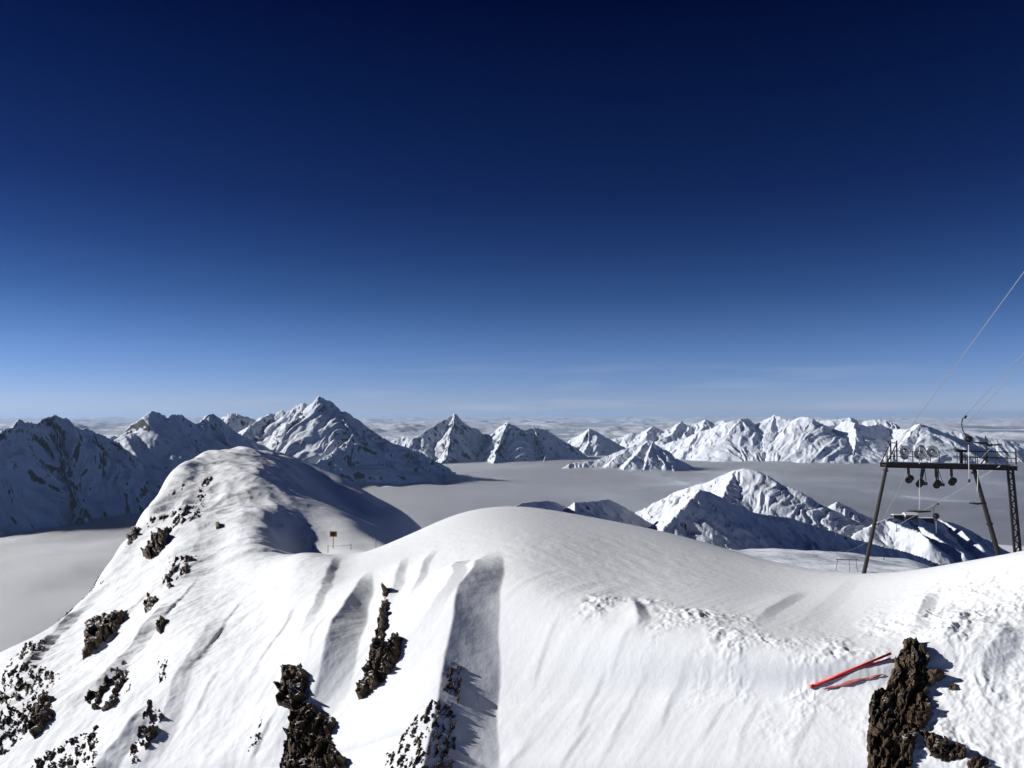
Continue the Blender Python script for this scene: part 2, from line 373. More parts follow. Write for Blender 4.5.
# crumbled lip of the slab and debris
def lumpy(pixels, w, amp, s, seed):
    global Z
    pl = hit([q[0] for q in pixels], [q[1] for q in pixels]); d, t = side_dist(pl)
    g = np.exp(-(d/w)**2)*sstep(0, 0.1, t)*(1-sstep(0.9, 1, t))
    m_ = sstep(-0.35, 0.5, noise(X*s*0.35, Y*s*0.35, seed+1))
    bl = 0.5-np.abs(noise(X*s, Y*s, seed)) + 0.5*(0.5-np.abs(noise(X*s*2.1, Y*s*2.1, seed+2))) + 0.22*noise(X*s*4.6, Y*s*4.6, seed+3)
    Z = Z + g*amp*m_*bl
lumpy([(575,598),(610,606),(640,606),(690,612),(725,628),(750,648),(785,656),(830,648),(870,640)], 1.3, 0.34, 0.9, 71)
lumpy([(640,612),(700,618),(740,640),(770,660),(840,660)], 2.6, 0.14, 1.6, 72)
rib([(640,600),(652,618),(648,640)], 0.3, 0.7, 0.8, fade=(0.3, 0.5), rag=0.2)
lumpy([(1060,600),(1000,600),(940,640),(920,700),(930,768),(920,820)], 4.2, 0.22, 1.2, 73)
lumpy([(1060,600),(1000,580),(960,590),(900,640)], 3.4, 0.14, 2.2, 74)
Z += (0.05*ridged(X*1.1, Y*1.1, 4, 75, 0.55)-0.03)*sstep(880, 960, gpx)*face
rib([(946,586),(938,605),(924,640)], 0.32, 0.7, 1.0, fade=(0.3, 0.6), rag=0.15)
rib([(975,610),(966,640),(944,672)], 0.3, 0.7, 1.0, fade=(0.3, 0.6), rag=0.15)
rib([(1030,630),(1010,660),(985,700)], 0.35, 0.8, 1.2, fade=(0.3, 0.6), rag=0.2)
rib([(870,575),(845,600),(810,640)], 0.08, 1.2, 2.0, fade=(0.3, 0.7), rag=0.2)
rib([(815,590),(790,606),(760,632)], 0.14, 0.8, 1.2, fade=(0.3, 0.6), rag=0.25)
for q_ in ([(612,655),(592,700),(572,745)], [(662,645),(640,690),(618,740),(600,775)], [(592,722),(575,748),(560,780)], [(534,735),(515,762),(500,790)], [(700,650),(676,700),(655,745)], [(745,665),(722,710),(700,760)], [(560,610),(548,650),(535,700)], [(640,625),(622,655),(606,690)],
           [(300,600),(270,650),(240,700)], [(250,590),(215,640),(180,690)], [(285,700),(265,735),(245,775)], [(225,665),(200,705),(175,745)], [(205,575),(180,600),(150,640)], [(330,610),(312,650),(296,690)], [(770,690),(750,730),(735,775)], [(820,700),(800,740),(790,780)]):
    rib(q_, 0.14 if q_[0][0] < 400 else 0.06, 0.30, 0.7, fade=(0.3, 0.6), rag=0.35)
# flutings of the left flank and the hill
fl = sstep(0.4, 1.2, T)*(1-sstep(7.0, 8.0, T))*sstep(420, 250, gpx) if False else sstep(0.4, 1.2, T)*(1-sstep(7.2, 8.0, T))*(1-sstep(230, 400, gpx))
au = X*0.80 - Y*0.60; av = X*0.60 + Y*0.80
Z += fl*(-0.38*ridged(au*0.10+0.3*noise(X*0.03, Y*0.03, 81), av*0.018, 4, 82, 0.5)*sstep(-0.4, 0.5, noise(X*0.03, Y*0.03, 83)) + 0.10*fbm(X*0.35, Y*0.35, 4, 84, 0.6))
Z += 0.022*sstep(0.4, 1, T)*(1-sstep(5, 6, T))*fbm(X*0.7+0.3*Y, Y*0.5, 4, 85, 0.55)*sstep(-0.4, 0.4, noise(X*0.07, Y*0.07, 86))
slope_o = mesh_grid('snow_slope', X, Y, Z, M_SNOW)
tag(slope_o, 'steep sunlit snow ridge with gullies running from the right up to the left hill', None, None, 'structure')

# ------------------------------------------------------------------ ridge-skeleton mountains
def mountain(name, label, pxr, rr, n, ridges, slope, mat, warp, rib, floor, base=None, seed=1, lam=1.0, jag=1.0):
    a0, a1 = [math.atan2(*(lambda v: (v[0], v[1]))(P(p, HOR, 1.0))) for p in pxr]
    az = np.linspace(a0, a1, n[0]); r = np.linspace(rr[0], rr[1], n[1])
    A, R = np.meshgrid(az, r); x = R*np.sin(A); y = R*np.cos(A)
    qx = x + warp*fbm(x/(9*warp), y/(9*warp), 4, seed); qy = y + warp*fbm(x/(9*warp)+31, y/(9*warp), 4, seed+3)
    h = np.full(x.shape, -1e9); dn = np.full(x.shape, 1e9); sn = np.zeros(x.shape)
    for pl, sl in ridges:
        p3 = [P(q[0], q[1], q[2]) for q in pl]; acc = 0
        for i in range(len(p3)-1):
            a, b = p3[i], p3[i+1]; d = b[:2]-a[:2]; L = np.hypot(*d)+1e-6; u = d/L
            t0 = (qx-a[0])*u[0]+(qy-a[1])*u[1]; t = np.clip(t0, 0, L)
            dd = np.hypot(qx-a[0]-u[0]*t, qy-a[1]-u[1]*t)
            hh = a[2]+(b[2]-a[2])*t/L - sl*slope*(dd*(1.02 - 0.24*dd/(dd+lam*900)) + 0.45*lam*130*(1-np.exp(-dd/(lam*130))))
            m = hh > h
            h = np.where(m, hh, h); dn = np.where(m, dd, dn); sn = np.where(m, acc+t0, sn); acc += L
    f = sstep(0, lam*260, dn)
    h = h + rib*f*(ridged(sn/(lam*520)+0.3*noise(x/(lam*700), y/(lam*700), seed+4), dn/(lam*1800), 3, seed+7, 0.5)-0.9)
    h = h + rib*0.20*sstep(0, lam*120, dn)*ridged(x/(lam*600), y/(lam*600), 3, seed+11, 0.45)
    h = h + jag*rib*0.10*fbm(x/(lam*130), y/(lam*130), 4, seed+13, 0.6)*(0.10+0.90*np.exp(-dn/(lam*140)))
    if base is not None: 
        bb = base(x, y, R, A); k = lam*12.0
        mx_ = np.maximum(h, bb); h = mx_ + k*np.exp(-np.abs(h-bb)/k)*0.5
    h = np.maximum(h, floor)
    keep = None
    if base is None:
        keep = h > floor+1
    o = mesh_grid(name, x, y, h, mat, keep=keep)
    tag(o, label, None, None, 'structure')
    return o
km = 1000.0
def R_(pts, sl=1.0): return ([(a, b, c*km) for a, b, c in pts], sl)
CL = -1500.0
MM = mountain_mat('mountain_snow_and_rock', 0.009)
MF = mountain_mat('far_mountain_snow_and_rock', 0.003, steep=(0.46, 0.56), amount=0.2)
mountain('mountain', 'dark shaded mountain wall at the far left rising from the cloud', (-110, 215), (10000, 16500), (560, 320), [
  R_([(-70,436,12.4),(-40,430,12.5),(0,433,12.9),(12,425,13.1),(20,419,13.3),(35,424,13.4),(46,417,13.6),(57,413.5,13.7),(66,416,13.7),(78,425,13.9),(92,431,14.1),(104,434,14.1),(118,443,14.0),(135,462,13.8),(150,485,13.6),(158,505,13.5)]),
  R_([(20,419,13.3),(10,440,12.9),(-5,470,12.4),(-15,510,11.6)], 1.2),
  R_([(57,414,13.7),(60,445,13.2),(70,480,12.6),(80,515,11.8)], 1.4),
  ], 1.0, MM, 60, 80, CL-150, seed=2, jag=4.5)
mountain('mountain', 'snowy mountain range with the tall central pyramid peak', (85, 480), (11000, 21000), (640, 420), [
  R_([(85,452,14.6),(110,438,14.8),(122,432,14.9),(138,427,15),(147,413,15.1),(157,411,15.2),(166,417,15.3),(176,414,15.6),(184,415,15.9),(192,423,16.2),(203,421,16.5),(212,413,16.8),(221,421,16.9),(230,436,17.0)]),
  R_([(205,425,19.4),(222,416,19.2),(233,412.5,19.1),(247,417,19),(258,421,18.9),(268,413,18.8),(276,414,18.75),(283,409,18.7),(290,414,18.6),(298,404,18.35),(305,403,18.25),(311,407,18.15),(320,397,18),(326,399,18),(331,401,18),(337,408,18),(346,419,18.1),(358,427,18.2),(375,434,18.3),(400,445,18.5),(420,453,18.6),(445,466,18.7),(462,478,18.7)]),
  R_([(212,413,16.8),(205,430,16.2),(195,450,15.5),(185,475,14.9)], 1.0),
  R_([(336,406,18),(343,420,17.5),(352,435,16.9),(335,450,16.3),(310,468,15.7),(290,485,15.2)], 0.9),
  R_([(311,407,18.15),(300,416,17.7),(286,424,17.4)], 1.2),
  R_([(320,397,18),(322,410,17.7),(332,424,17.3)], 1.3),
  R_([(268,413,18.8),(255,424,18.2),(232,440,17.4),(208,455,16.6),(188,470,16.0)], 0.75),
  R_([(375,434,18.3),(390,450,17.6),(402,458,17.2),(418,465,16.9),(432,473,16.6),(444,484,16.3)], 1.0),
  R_([(158,505,13.4),(152,500,13.5),(166,487,13.7),(175,490,13.9)], 1.2),
  ], 0.80, MM, 70, 85, CL-150, seed=5, jag=4.0)
mountain('mountain', 'dark horned peak with a broad shoulder beside it above the central cloud', (375, 615), (21500, 28500), (520, 300), [
  R_([(382,452,24.6),(392,440,24.6),(402,436,24.6),(413,439,24.3),(424,432,24.5),(436,424,24.9),(446,419,25.2),(454.5,413,25.4),(461,420,25.5),(470,427,25.6),(479,429,25.8),(484,434,25.8),(492,434,25.5),(500,427,25.1),(508,422,24.8),(516,426,24.9),(525,430,25.1),(533,427,25.3),(545,429,25.5),(558,437,25.8),(572,445,26.1),(583,453,26.4),(596,462,26.6)]),
  R_([(454.5,413,25.4),(451,428,24.4),(449,442,23.9),(446,455,23.3),(440,464,22.9)], 1.1),
  R_([(508,422,24.8),(501,436,24.3),(496,450,23.7),(494,464,23.0)], 1.0),
  R_([(533,427,25.3),(538,442,24.7),(545,455,24.1),(544,468,23.3)], 1.1),
  R_([(413,439,25.4),(408,450,24.5),(400,462,23.6)], 1.0),
  ], 1.0, MM, 60, 70, CL-150, seed=9, jag=3.0)
mountain('mountain', 'small distant peak between the shoulder and the lone pyramid', (555, 650), (26500, 31500), (200, 160), [
  R_([(560,448,29.2),(572,438,29),(580,434,28.9),(590,428,28.7),(598,432,29.2),(610,439,29.8),(625,447,30.3),(636,452,30.6)]),
  R_([(590,428,28.7),(589,440,28.2),(586,450,27.6)], 1.0),
  ], 0.85, MF, 60, 70, CL-150, seed=13, jag=2.0)
mountain('mountain', 'lone sunlit pyramid mountain rising out of the cloud sea at centre', (550, 720), (18500, 24500), (380, 260), [
  R_([(560,469,20.9),(570,464,20.9),(580,462,21),(594,461,21.1),(610,455,21.3),(628,448,21.4),(638,444,21.5),(646,440.5,21.5),(652,441,21.5),(658,448,21.5),(665,456,21.6),(676,465,21.7),(690,472,21.8)]),
  R_([(652,441,21.5),(656,452,21.1),(664,464,20.6)], 1.3),
  R_([(646,440.5,21.5),(636,454,20.9),(622,468,20.3)], 0.85),
  R_([(628,448,21.4),(612,460,20.8),(600,470,20.4)], 0.85),
  R_([(652,441,21.5),(650,456,20.8),(645,470,20.3)], 1.0),
  ], 0.75, MM, 60, 75, CL-150, seed=17, jag=2.6)
mountain('mountain', 'long sunlit snowy mountain range behind the lift gantry on the right', (640, 1110), (23000, 30500), (900, 320), [
  R_([(648,452,26.9),(665,444,26.8),(685,438,26.7),(700,432,26.6),(715,426,26.5),(728,422,26.4),(740,419,26.4),(748,418,26.8),(757,425,27.4),(765,419,27.3),(773,414.5,26.9),(782,418,26.7),(790,421,26.5),(800,416.5,26.4),(810,417,26.3),(818,422,26.6),(828,426,27.2),(838,424,27.6),(846,420,27.2),(855,423,26.8),(866,426,27.1),(878,424,27.6),(892,429,27.8),(905,429,27.3),(916,424.5,26.9),(921,423.5,26.8),(930,427,27.2),(942,432,27.7),(960,431,27.9),(980,437,28.1),(1000,439,28.3),(1020,443,28.5),(1050,446,28.8),(1080,452,29),(1110,458,29.2)]),
  R_([(740,419,26.4),(728,432,25.8),(721,446,25.2),(719,460,24.6)], 0.9),
  R_([(773,414.5,26.9),(770,430,26.1),(766,445,25.5),(768,460,24.8)], 0.9),
  R_([(810,417,26.3),(804,432,25.7),(802,446,25.2),(803,463,24.5)], 1.0),
  R_([(855,423,26.8),(856,436,26.0),(855,450,25.3),(853,468,24.5)], 1.0),
  R_([(921,423.5,26.8),(907,438,26.1),(893,452,25.5),(893,468,24.6)], 0.9),
  R_([(942,432,27.7),(938,446,26.6),(930,462,25.3)], 0.9),
  R_([(700,432,26.6),(690,445,25.9),(680,458,25.2)], 0.9),
  ], 0.72, MF, 70, 60, CL-150, seed=23, jag=3.0)
mountain('mountain', 'low far range of small white peaks behind the right hand mountains', (590, 900), (31000, 37500), (420, 160), [
  R_([(605,440,34),(620,437,34),(632,432,34),(640,434,34),(652,426,34),(662,430,34),(672,428,34),(681,421,34),(688,426,34),(696,424,34),(706,419,34),(714,423,34),(724,420,34),(735,426,34),(760,424,34),(790,419,34),(815,420,34),(838,419,34),(850,417,34),(862,421,34),(875,419,34),(890,420,34),(905,428,34)]),
  R_([(681,421,34),(670,434,33),(660,440,32.4)]), R_([(706,419,34),(700,432,33)]), R_([(652,426,34),(645,436,33)]),
  ], 0.7, MF, 70, 95, CL-150, seed=29, jag=1.8)

# nearer hills beyond the ridge, with the ski bowl
def bowl(x, y, R, A):
    px = 512 + F*np.tan(A)
    rk = np.array([300, 420, 520, 650, 800, 1000, 1250, 1600, 2000, 3000.]); pk = np.array([640, 600, 584, 566, 556, 549, 546, 560, 600, 700.])
    q = np.interp(R, rk, pk)
    q = q + 14*sstep(900, 1000, px)
    h = -(q-HOR)/F*R
    return h + 5*fbm(x/110, y/110, 3, 77) + 9*noise(x/260+5, y/200, 78)
MB_ = mountain_mat('hill_snow_and_rock', 0.035, steep=(0.5, 0.6), amount=0.36, rock=(0.035, 0.03, 0.028))
mountain('hill', 'dark shaded hills and bright rocky snow hill beyond the dome, with the ski bowl below', (470, 1060), (330, 3400), (900, 620), [
  R_([(490,520,1.05),(512,508,1.1),(525,502,1.15),(545,500,1.22),(560,503,1.28),(568,508,1.31),(571,510,1.32)], 1.1),
  R_([(571,509,1.24),(574,502,1.26),(590,501,1.35),(608,499,1.44),(620,504,1.5),(635,513,1.57),(650,522,1.64),(665,532,1.7)], 1.1),
  R_([(628,522,2.45),(645,510,2.44),(660,500,2.42),(675,492,2.4),(690,486,2.38),(712,481,2.36),(722,474,2.35),(735,469.5,2.34),(745,468,2.33),(757,470,2.32),(767,475,2.31),(777,481,2.3),(788,486,2.29),(797,490,2.28),(806,499,2.27),(818,508,2.25),(830,516,2.22),(845,527,2.2),(862,538,2.18)], 0.85),
  R_([(735,469.5,2.34),(725,490,2.2),(715,515,2.05)], 0.8),
  R_([(664,527,1.32),(674,515,1.35),(686,504,1.38),(694,494,1.41),(700,489,1.44),(708,491,1.48),(722,498,1.53),(738,505,1.59),(752,512,1.64),(765,514,1.68),(785,516,1.72),(805,522,1.78),(830,530,1.84),(855,539,1.9),(880,545,1.96),(905,551,2.0),(925,558,2.03),(945,566,2.06)], 1.15),
    R_([(815,515,2.6),(826,508,2.6),(836,501,2.6),(843,504,2.63),(852,508,2.65),(862,514,2.68),(875,519,2.7),(890,526,2.72)], 1.0),
  R_([(855,534,2.15),(868,527,2.18),(880,521,2.22),(888,518,2.26),(896,516,2.3),(906,516,2.36),(920,517.5,2.44),(935,519,2.52),(950,522,2.6),(965,527,2.66),(978,535,2.72),(988,545,2.76),(998,558,2.8)], 0.9),
  R_([(884,519,2.24),(900,524,2.2),(918,531,2.16),(930,540,2.12)], 1.2),
  R_([(905,517,2.35),(925,529,2.28),(945,542,2.2),(962,553,2.14)], 1.0),
  R_([(940,519,2.55),(960,530,2.47),(982,547,2.38)], 1.0),
  ], 0.75, MB_, 5, 6, -480, base=bowl, seed=37, lam=0.085)

# ------------------------------------------------------------------ sea of clouds
def cloud_mat():
    m, n, b = new_mat('cloud'); L = n.links.new
    b.inputs['Base Color'].default_value = (0.55, 0.58, 0.66, 1); b.inputs['Roughness'].default_value = 0.9
    b.inputs['Specular IOR Level'].default_value = 0.3
    tc = N(n, 'ShaderNodeTexCoord'); ns = N(n, 'ShaderNodeTexNoise', Scale=0.0012, Detail=5.0, Roughness=0.5); L(tc.outputs['Object'], ns.inputs['Vector'])
    bp = N(n, 'ShaderNodeBump', Strength=0.25, Distance=60.0); L(ns.outputs[0], bp.inputs['Height']); L(bp.outputs[0], b.inputs['Normal'])
    return m
az = np.linspace(math.radians(-48), math.radians(48), 760); rl = np.exp(np.linspace(math.log(2500), math.log(230000), 520))
A, R = np.meshgrid(az, rl); cx = R*np.sin(A); cy = R*np.cos(A)
wx_ = cx+900*noise(cx/5000, cy/5000, 3); wy_ = cy+900*noise(cx/5000+9, cy/5000, 4)
cz = CL + 34*fbm(wx_/1500, wy_/2600, 5, 91) - 8
farm = sstep(33000, 60000, R)
cum = fbm(wx_/7000, wy_/12000, 5, 97, 0.55)
cz = cz + farm*np.clip(cum+0.1, 0, 2)*480 + 90*sstep(22000, 40000, R)*fbm(wx_/3000, wy_/6000, 4, 98)
co_ = mesh_grid('sea_of_clouds', cx, cy, cz, cloud_mat())
tag(co_, 'pale grey sea of clouds filling the valleys out to the horizon', None, None, 'structure')
# ------------------------------------------------------------------ the air
def air(name, size, z0, z1, col, dens, g, label):
    hb = bmesh.new(); bmesh.ops.create_cube(hb, size=1.0)
    for v in hb.verts: v.co = Vector((v.co.x*size[0], v.co.y*size[1]+size[2], (z0 if v.co.z < 0 else z1)))
    hm = bpy.data.meshes.new(name); hb.to_mesh(hm); hb.free()
    hz = bpy.data.objects.new(name, hm); C.objects.link(hz)
    hmat = bpy.data.materials.new(name); hmat.use_nodes = True; hn = hmat.node_tree; hn.nodes.clear()
    ho = hn.nodes.new('ShaderNodeOutputMaterial'); hv = hn.nodes.new('ShaderNodeVolumePrincipled')
    hv.inputs['Color'].default_value = (*col, 1); hv.inputs['Density'].default_value = dens; hv.inputs['Anisotropy'].default_value = g
    hn.links.new(hv.outputs[0], ho.inputs['Volume']); hm.materials.append(hmat)
    tag(hz, label, None, None, 'stuff')
air('haze', (560000, 300000, 120000), -1900, 460, (0.46, 0.68, 1.0), 3.9e-6, 0.2, 'thin blue mountain air over the sea of clouds')
az = np.linspace(math.radians(-50), math.radians(50), 420); rl = np.exp(np.linspace(math.log(1800), math.log(130000), 420))
A, R = np.meshgrid(az, rl); cx = R*np.sin(A); cy = R*np.cos(A)
wx_ = cx+500*noise(cx/2600, cy/2600, 5); wy_ = cy+500*noise(cx/2600+9, cy/2600, 6)
bil = 1-np.abs(fbm(wx_/1300, wy_/1900, 4, 131, 0.5))*1.3
mz = CL + 40 + 55*bil*sstep(-0.6, 0.5, noise(cx/6000, cy/7000, 133)) + 30*fbm(wx_/3500, wy_/5000, 3, 135)
n_r, n_c = mz.shape
co = np.concatenate([np.stack([cx, cy, mz], -1).reshape(-1, 3), np.stack([cx, cy, np.full(mz.shape, -1700.0)], -1).reshape(-1, 3)])
q = np.arange((n_r-1)*(n_c-1)); rr_ = q//(n_c-1); cc_ = q % (n_c-1); a = rr_*n_c+cc_; o_ = n_r*n_c
top = np.stack([a, a+1, a+n_c+1, a+n_c], -1); bot = top[:, ::-1]+o_
ring = np.concatenate([np.arange(n_c), np.arange(1, n_r)*n_c+n_c-1, (n_r-1)*n_c+np.arange(n_c-2, -1, -1), np.arange(n_r-2, 0, -1)*n_c])
r2 = np.roll(ring, -1); wall = np.stack([ring, ring+o_, r2+o_, r2], -1)
me = bpy.data.meshes.new('cloud_mist'); me.from_pydata(co.tolist(), [], np.concatenate([top, bot, wall]).tolist()); me.update()
mo = bpy.data.objects.new('cloud_mist', me); C.objects.link(mo)
cm_ = bpy.data.materials.new('cloud_mist'); cm_.use_nodes = True; cn_ = cm_.node_tree; cn_.nodes.clear()
ho = cn_.nodes.new('ShaderNodeOutputMaterial'); hv = cn_.nodes.new('ShaderNodeVolumePrincipled')
hv.inputs['Color'].default_value = (0.96, 0.972, 1.0, 1); hv.inputs['Density'].default_value = 9.0e-3; hv.inputs['Anisotropy'].default_value = 0.74
cn_.links.new(hv.outputs[0], ho.inputs['Volume']); me.materials.append(cm_)
tag(mo, 'soft billowing mist forming the top of the cloud sea', None, None, 'stuff')
# ------------------------------------------------------------------ rock outcrops that break through the snow
_i0, _i1 = int(np.searchsorted(tq, 0.3)), int(np.searchsorted(tq, 8.2))
_PX, _PY = proj(X[_i0:_i1], Y[_i0:_i1], Z[_i0:_i1]); _S = np.stack([X[_i0:_i1], Y[_i0:_i1], Z[_i0:_i1]], -1)
_mn = np.minimum.accumulate(_PY, axis=0)
def fast_hit(px, py):
    ci = (px-colpx[0])/(colpx[1]-colpx[0]); c0 = np.clip(np.floor(ci).astype(int), 0, NCOL-2); f = ci-c0
    o = np.zeros(px.shape+(3,))
    for idx in np.ndindex(px.shape):
        c = c0[idx]; g = f[idx]; col = _mn[:, c]*(1-g)+_mn[:, c+1]*g
        j = int(np.clip(np.searchsorted(-col, -py[idx]), 1, len(col)-1)); a, b = col[j-1], col[j]
        h = 0 if abs(a-b) < 1e-9 else min(max((a-py[idx])/(a-b), 0), 1)
        o[idx] = (_S[j-1, c]*(1-g)+_S[j-1, c+1]*g)*(1-h) + (_S[j, c]*(1-g)+_S[j, c+1]*g)*h
    return o
def poly_sd(px, py, poly):
    q = np.array(poly, float); n = len(q); d = np.full(px.shape, 1e9); ins = np.zeros(px.shape, bool)
    for i in range(n):
        a = q[i]; b = q[(i+1) % n]; e = b-a; L = (e**2).sum()+1e-9
        t = np.clip(((px-a[0])*e[0]+(py-a[1])*e[1])/L, 0, 1)
        d = np.minimum(d, np.hypot(px-a[0]-e[0]*t, py-a[1]-e[1]*t))
        cr = ((a[1] > py) != (b[1] > py)) & (px < (b[0]-a[0])*(py-a[1])/(b[1]-a[1]+1e-12)+a[0]); ins ^= cr
    return np.where(ins, d, -d)
def outcrop(label, poly, height, step=1.0, speckle=0.0, seed=1, edge=2.5, cell=1.0):
    q = np.array(poly, float); x0, y0 = q.min(0)-4; x1, y1 = q.max(0)+4
    gx, gy = np.meshgrid(np.arange(x0, x1, step), np.arange(y1, y0, -step))
    p = fast_hit(gx, gy)
    sd = poly_sd(gx, gy, poly)
    m = sd/edge + 1.0*fbm(gx/7, gy/7, 3, seed) 
    if speckle: m = np.minimum(m, 2.2*(fbm((gx+0.45*gy)/(4.5*speckle), (gy-0.4*gx)/(15*speckle), 4, seed+40, 0.6)-0.12))
    du = np.gradient(p, axis=1); dv = np.gradient(p, axis=0); nn = np.cross(du, dv); nn /= np.linalg.norm(nn, axis=-1, keepdims=True)+1e-9
    nn[nn[..., 2] < 0] *= -1
    nn = nn*0.8 + np.array([-0.05, -0.25, 0.25]); nn /= np.linalg.norm(nn, axis=-1, keepdims=True)
    height = height*(0.5 if speckle else 0.66); k = 1.0/(height*1.7*cell)
    mp_ = p[..., 1].mean()/F; ha = (gx+0.12*gy)*mp_; va = gy*mp_
    wa = ha + 0.25/k*noise(ha*k*1.5, va*k, seed+2); wv = va + 0.25/k*noise(ha*k*1.5+7, va*k, seed+2)
    v, d1, d2, f1 = cells(wa*k*1.5+0.3*wv*k, wv*k*0.7, seed+3, True)
    v2, e1, e2, f2 = cells(wa*k*3.6, wv*k*1.9+0.5*wa*k, seed+5, True)
    v3, g1, g2, f3 = cells(wa*k*8.5, wv*k*5.5, seed+6, True)
    r_ = 0.30+0.75*v+0.9*f1+0.30*v2+0.45*f2+0.12*v3+0.2*f3-0.18*(1-sstep(0, 0.12, d2-d1))
    off = height*(sstep(-0.2, 1.0, m)*r_) - height*0.25*(1-sstep(-0.7, 0.2, m)) - 0.02
    co = p + nn*off[..., None]
    o = mesh_grid('rock_outcrop', co[..., 0], co[..., 1], co[..., 2], M_ROCK, smooth=False, keep=(m > -0.8))
    o['label'] = label; o['category'] = 'rock'; o['group'] = 'rocks breaking through the snow'
    return o
outcrop('large jagged brown rock pinnacle sticking out of the snow beside the red poles', [(905,640),(914,638),(924,648),(931,660),(926,668),(946,676),(936,683),(928,688),(933,712),(926,727),(916,733),(914,745),(912,790),(868,790),(867,745),(870,700),(877,691),(885,690),(895,660)], 0.6, 0.8, seed=3, edge=2.0)
outcrop('low brown rock slab at the right foot of the large pinnacle', [(918,728),(935,734),(952,744),(967,748),(965,758),(950,763),(930,756)], 0.4, 0.8, seed=4)
outcrop('small dark stone right of the pinnacle tip', [(946,686),(956,684),(958,690),(948,691)], 0.2, 0.5, seed=5, edge=1.5)
outcrop('dark stones in the bottom right corner snow', [(968,760),(985,755),(992,766),(980,775),(968,772)], 0.3, 0.6, seed=6)
outcrop('dark brown cliff rock at the foot of the narrow gully', [(283,668),(300,664),(307,674),(310,683),(303,692),(310,702),(322,714),(336,722),(330,735),(336,750),(346,760),(342,790),(284,790),(284,745),(292,712),(279,704),(277,688)], 0.9, 0.9, seed=7, edge=3.0)
outcrop('slender brown rock fin between the two shaded gullies', [(384,588),(389,590),(387,605),(386,622),(384,640),(387,655),(392,643),(397,633),(402,640),(400,658),(388,676),(374,690),(357,702),(362,682),(370,655),(376,635),(381,612)], 0.7, 0.7, seed=8, edge=2.0)
outcrop('scattered dark rocks speckling the left wall of the main gully', [(453,658),(463,668),(461,695),(456,720),(456,745),(450,790),(380,790),(388,748),(405,730),(420,710),(435,695),(445,680)], 0.28, 0.8, speckle=0.9, seed=9)
outcrop('tan faced rock block high on the left slope under a snow cap', [(89,623),(100,617),(127,611),(125,620),(113,632),(97,648),(83,660),(86,645),(88,635)], 1.0, 0.8, seed=10)
outcrop('small square brown rock alone right of the tan block', [(147,594),(159,598),(158,603),(146,612),(143,606)], 0.7, 0.6, seed=11)
outcrop('brown rocks in a broken row at the foot of the left hill', [(168,556),(195,556),(190,570),(180,577),(169,590),(158,588),(165,575),(168,566)], 0.9, 0.7, speckle=1.2, seed=12)
outcrop('dark forked rock patch in the middle of the left slope', [(100,666),(110,667),(112,676),(125,660),(133,672),(128,690),(115,705),(100,714),(85,702),(90,690),(104,687)], 0.8, 0.8, speckle=1.6, seed=13)
outcrop('narrow dark rock streak near the left edge of the slope', [(45,693),(53,700),(55,712),(45,730),(34,739),(29,725),(38,706)], 0.7, 0.8, seed=14)
outcrop('broken dark rocks along the bottom left of the slope', [(105,722),(97,745),(92,790),(20,790),(40,755),(70,740),(90,730)], 0.6, 0.8, speckle=0.9, seed=15)
outcrop('tan and dark rocks in a line right of the bottom left rocks', [(150,700),(163,714),(161,728),(152,742),(141,757),(128,775),(130,745),(142,720)], 0.7, 0.8, speckle=1.2, seed=16)
outcrop('rubble of dark stones down the far left edge', [(28,640),(52,636),(34,664),(60,674),(36,722),(0,760),(-10,700),(10,660)], 0.5, 0.8, speckle=0.7, seed=17)
outcrop('small dark stone below the square brown rock', [(160,616),(167,622),(161,634),(157,630)], 0.6, 0.5, seed=18, edge=1.6)
outcrop('thin stones in the snow left of the narrow shaded gully', [(262,718),(268,722),(256,745),(248,758),(246,745),(255,732)], 0.3, 0.6, speckle=1.0, seed=19)
outcrop('faint stone streak in the middle of the bright slope', [(158,652),(168,655),(166,680),(159,684)], 0.5, 0.6, speckle=0.8, seed=20)
outcrop('large dark rock face on the lower left flank of the hill', [(160,533),(169,529),(167,545),(159,555),(149,561),(142,553),(150,543),(153,534)], 1.5, 0.5, seed=21, edge=2.0)
outcrop('reddish brown broken rocks above the dark rock face on the hill', [(146,517),(168,515),(163,528),(148,530)], 1.0, 0.5, speckle=0.8, seed=22)
outcrop('dark rocks on the left skyline below the hill', [(134,526),(140,529),(136,540),(126,547),(128,536)], 1.0, 0.5, seed=23, edge=1.8)
outcrop('small dark rocks in a vertical line high on the hill', [(203,475),(212,478),(205,494),(199,508),(194,506),(199,488)], 1.2, 0.5, speckle=0.9, seed=24)
outcrop('dark rocks on the upper left edge of the hill', [(178,482),(186,479),(181,491),(173,502),(170,497)], 1.2, 0.5, speckle=1.0, seed=25)
outcrop('single dark boulder on the smooth shoulder of the hill', [(215,523),(220,523),(221,528),(216,529)], 1.0, 0.4, seed=26, edge=1.2)
outcrop('sprinkled stones across the middle of the hill flank', [(172,508),(205,500),(200,516),(170,530)], 0.8, 0.5, speckle=0.6, seed=27)
outcrop('dark stones along the left skyline above the cloud', [(56,602),(75,590),(100,575),(104,582),(80,600),(60,615)], 0.8, 0.6, speckle=0.7, seed=28)

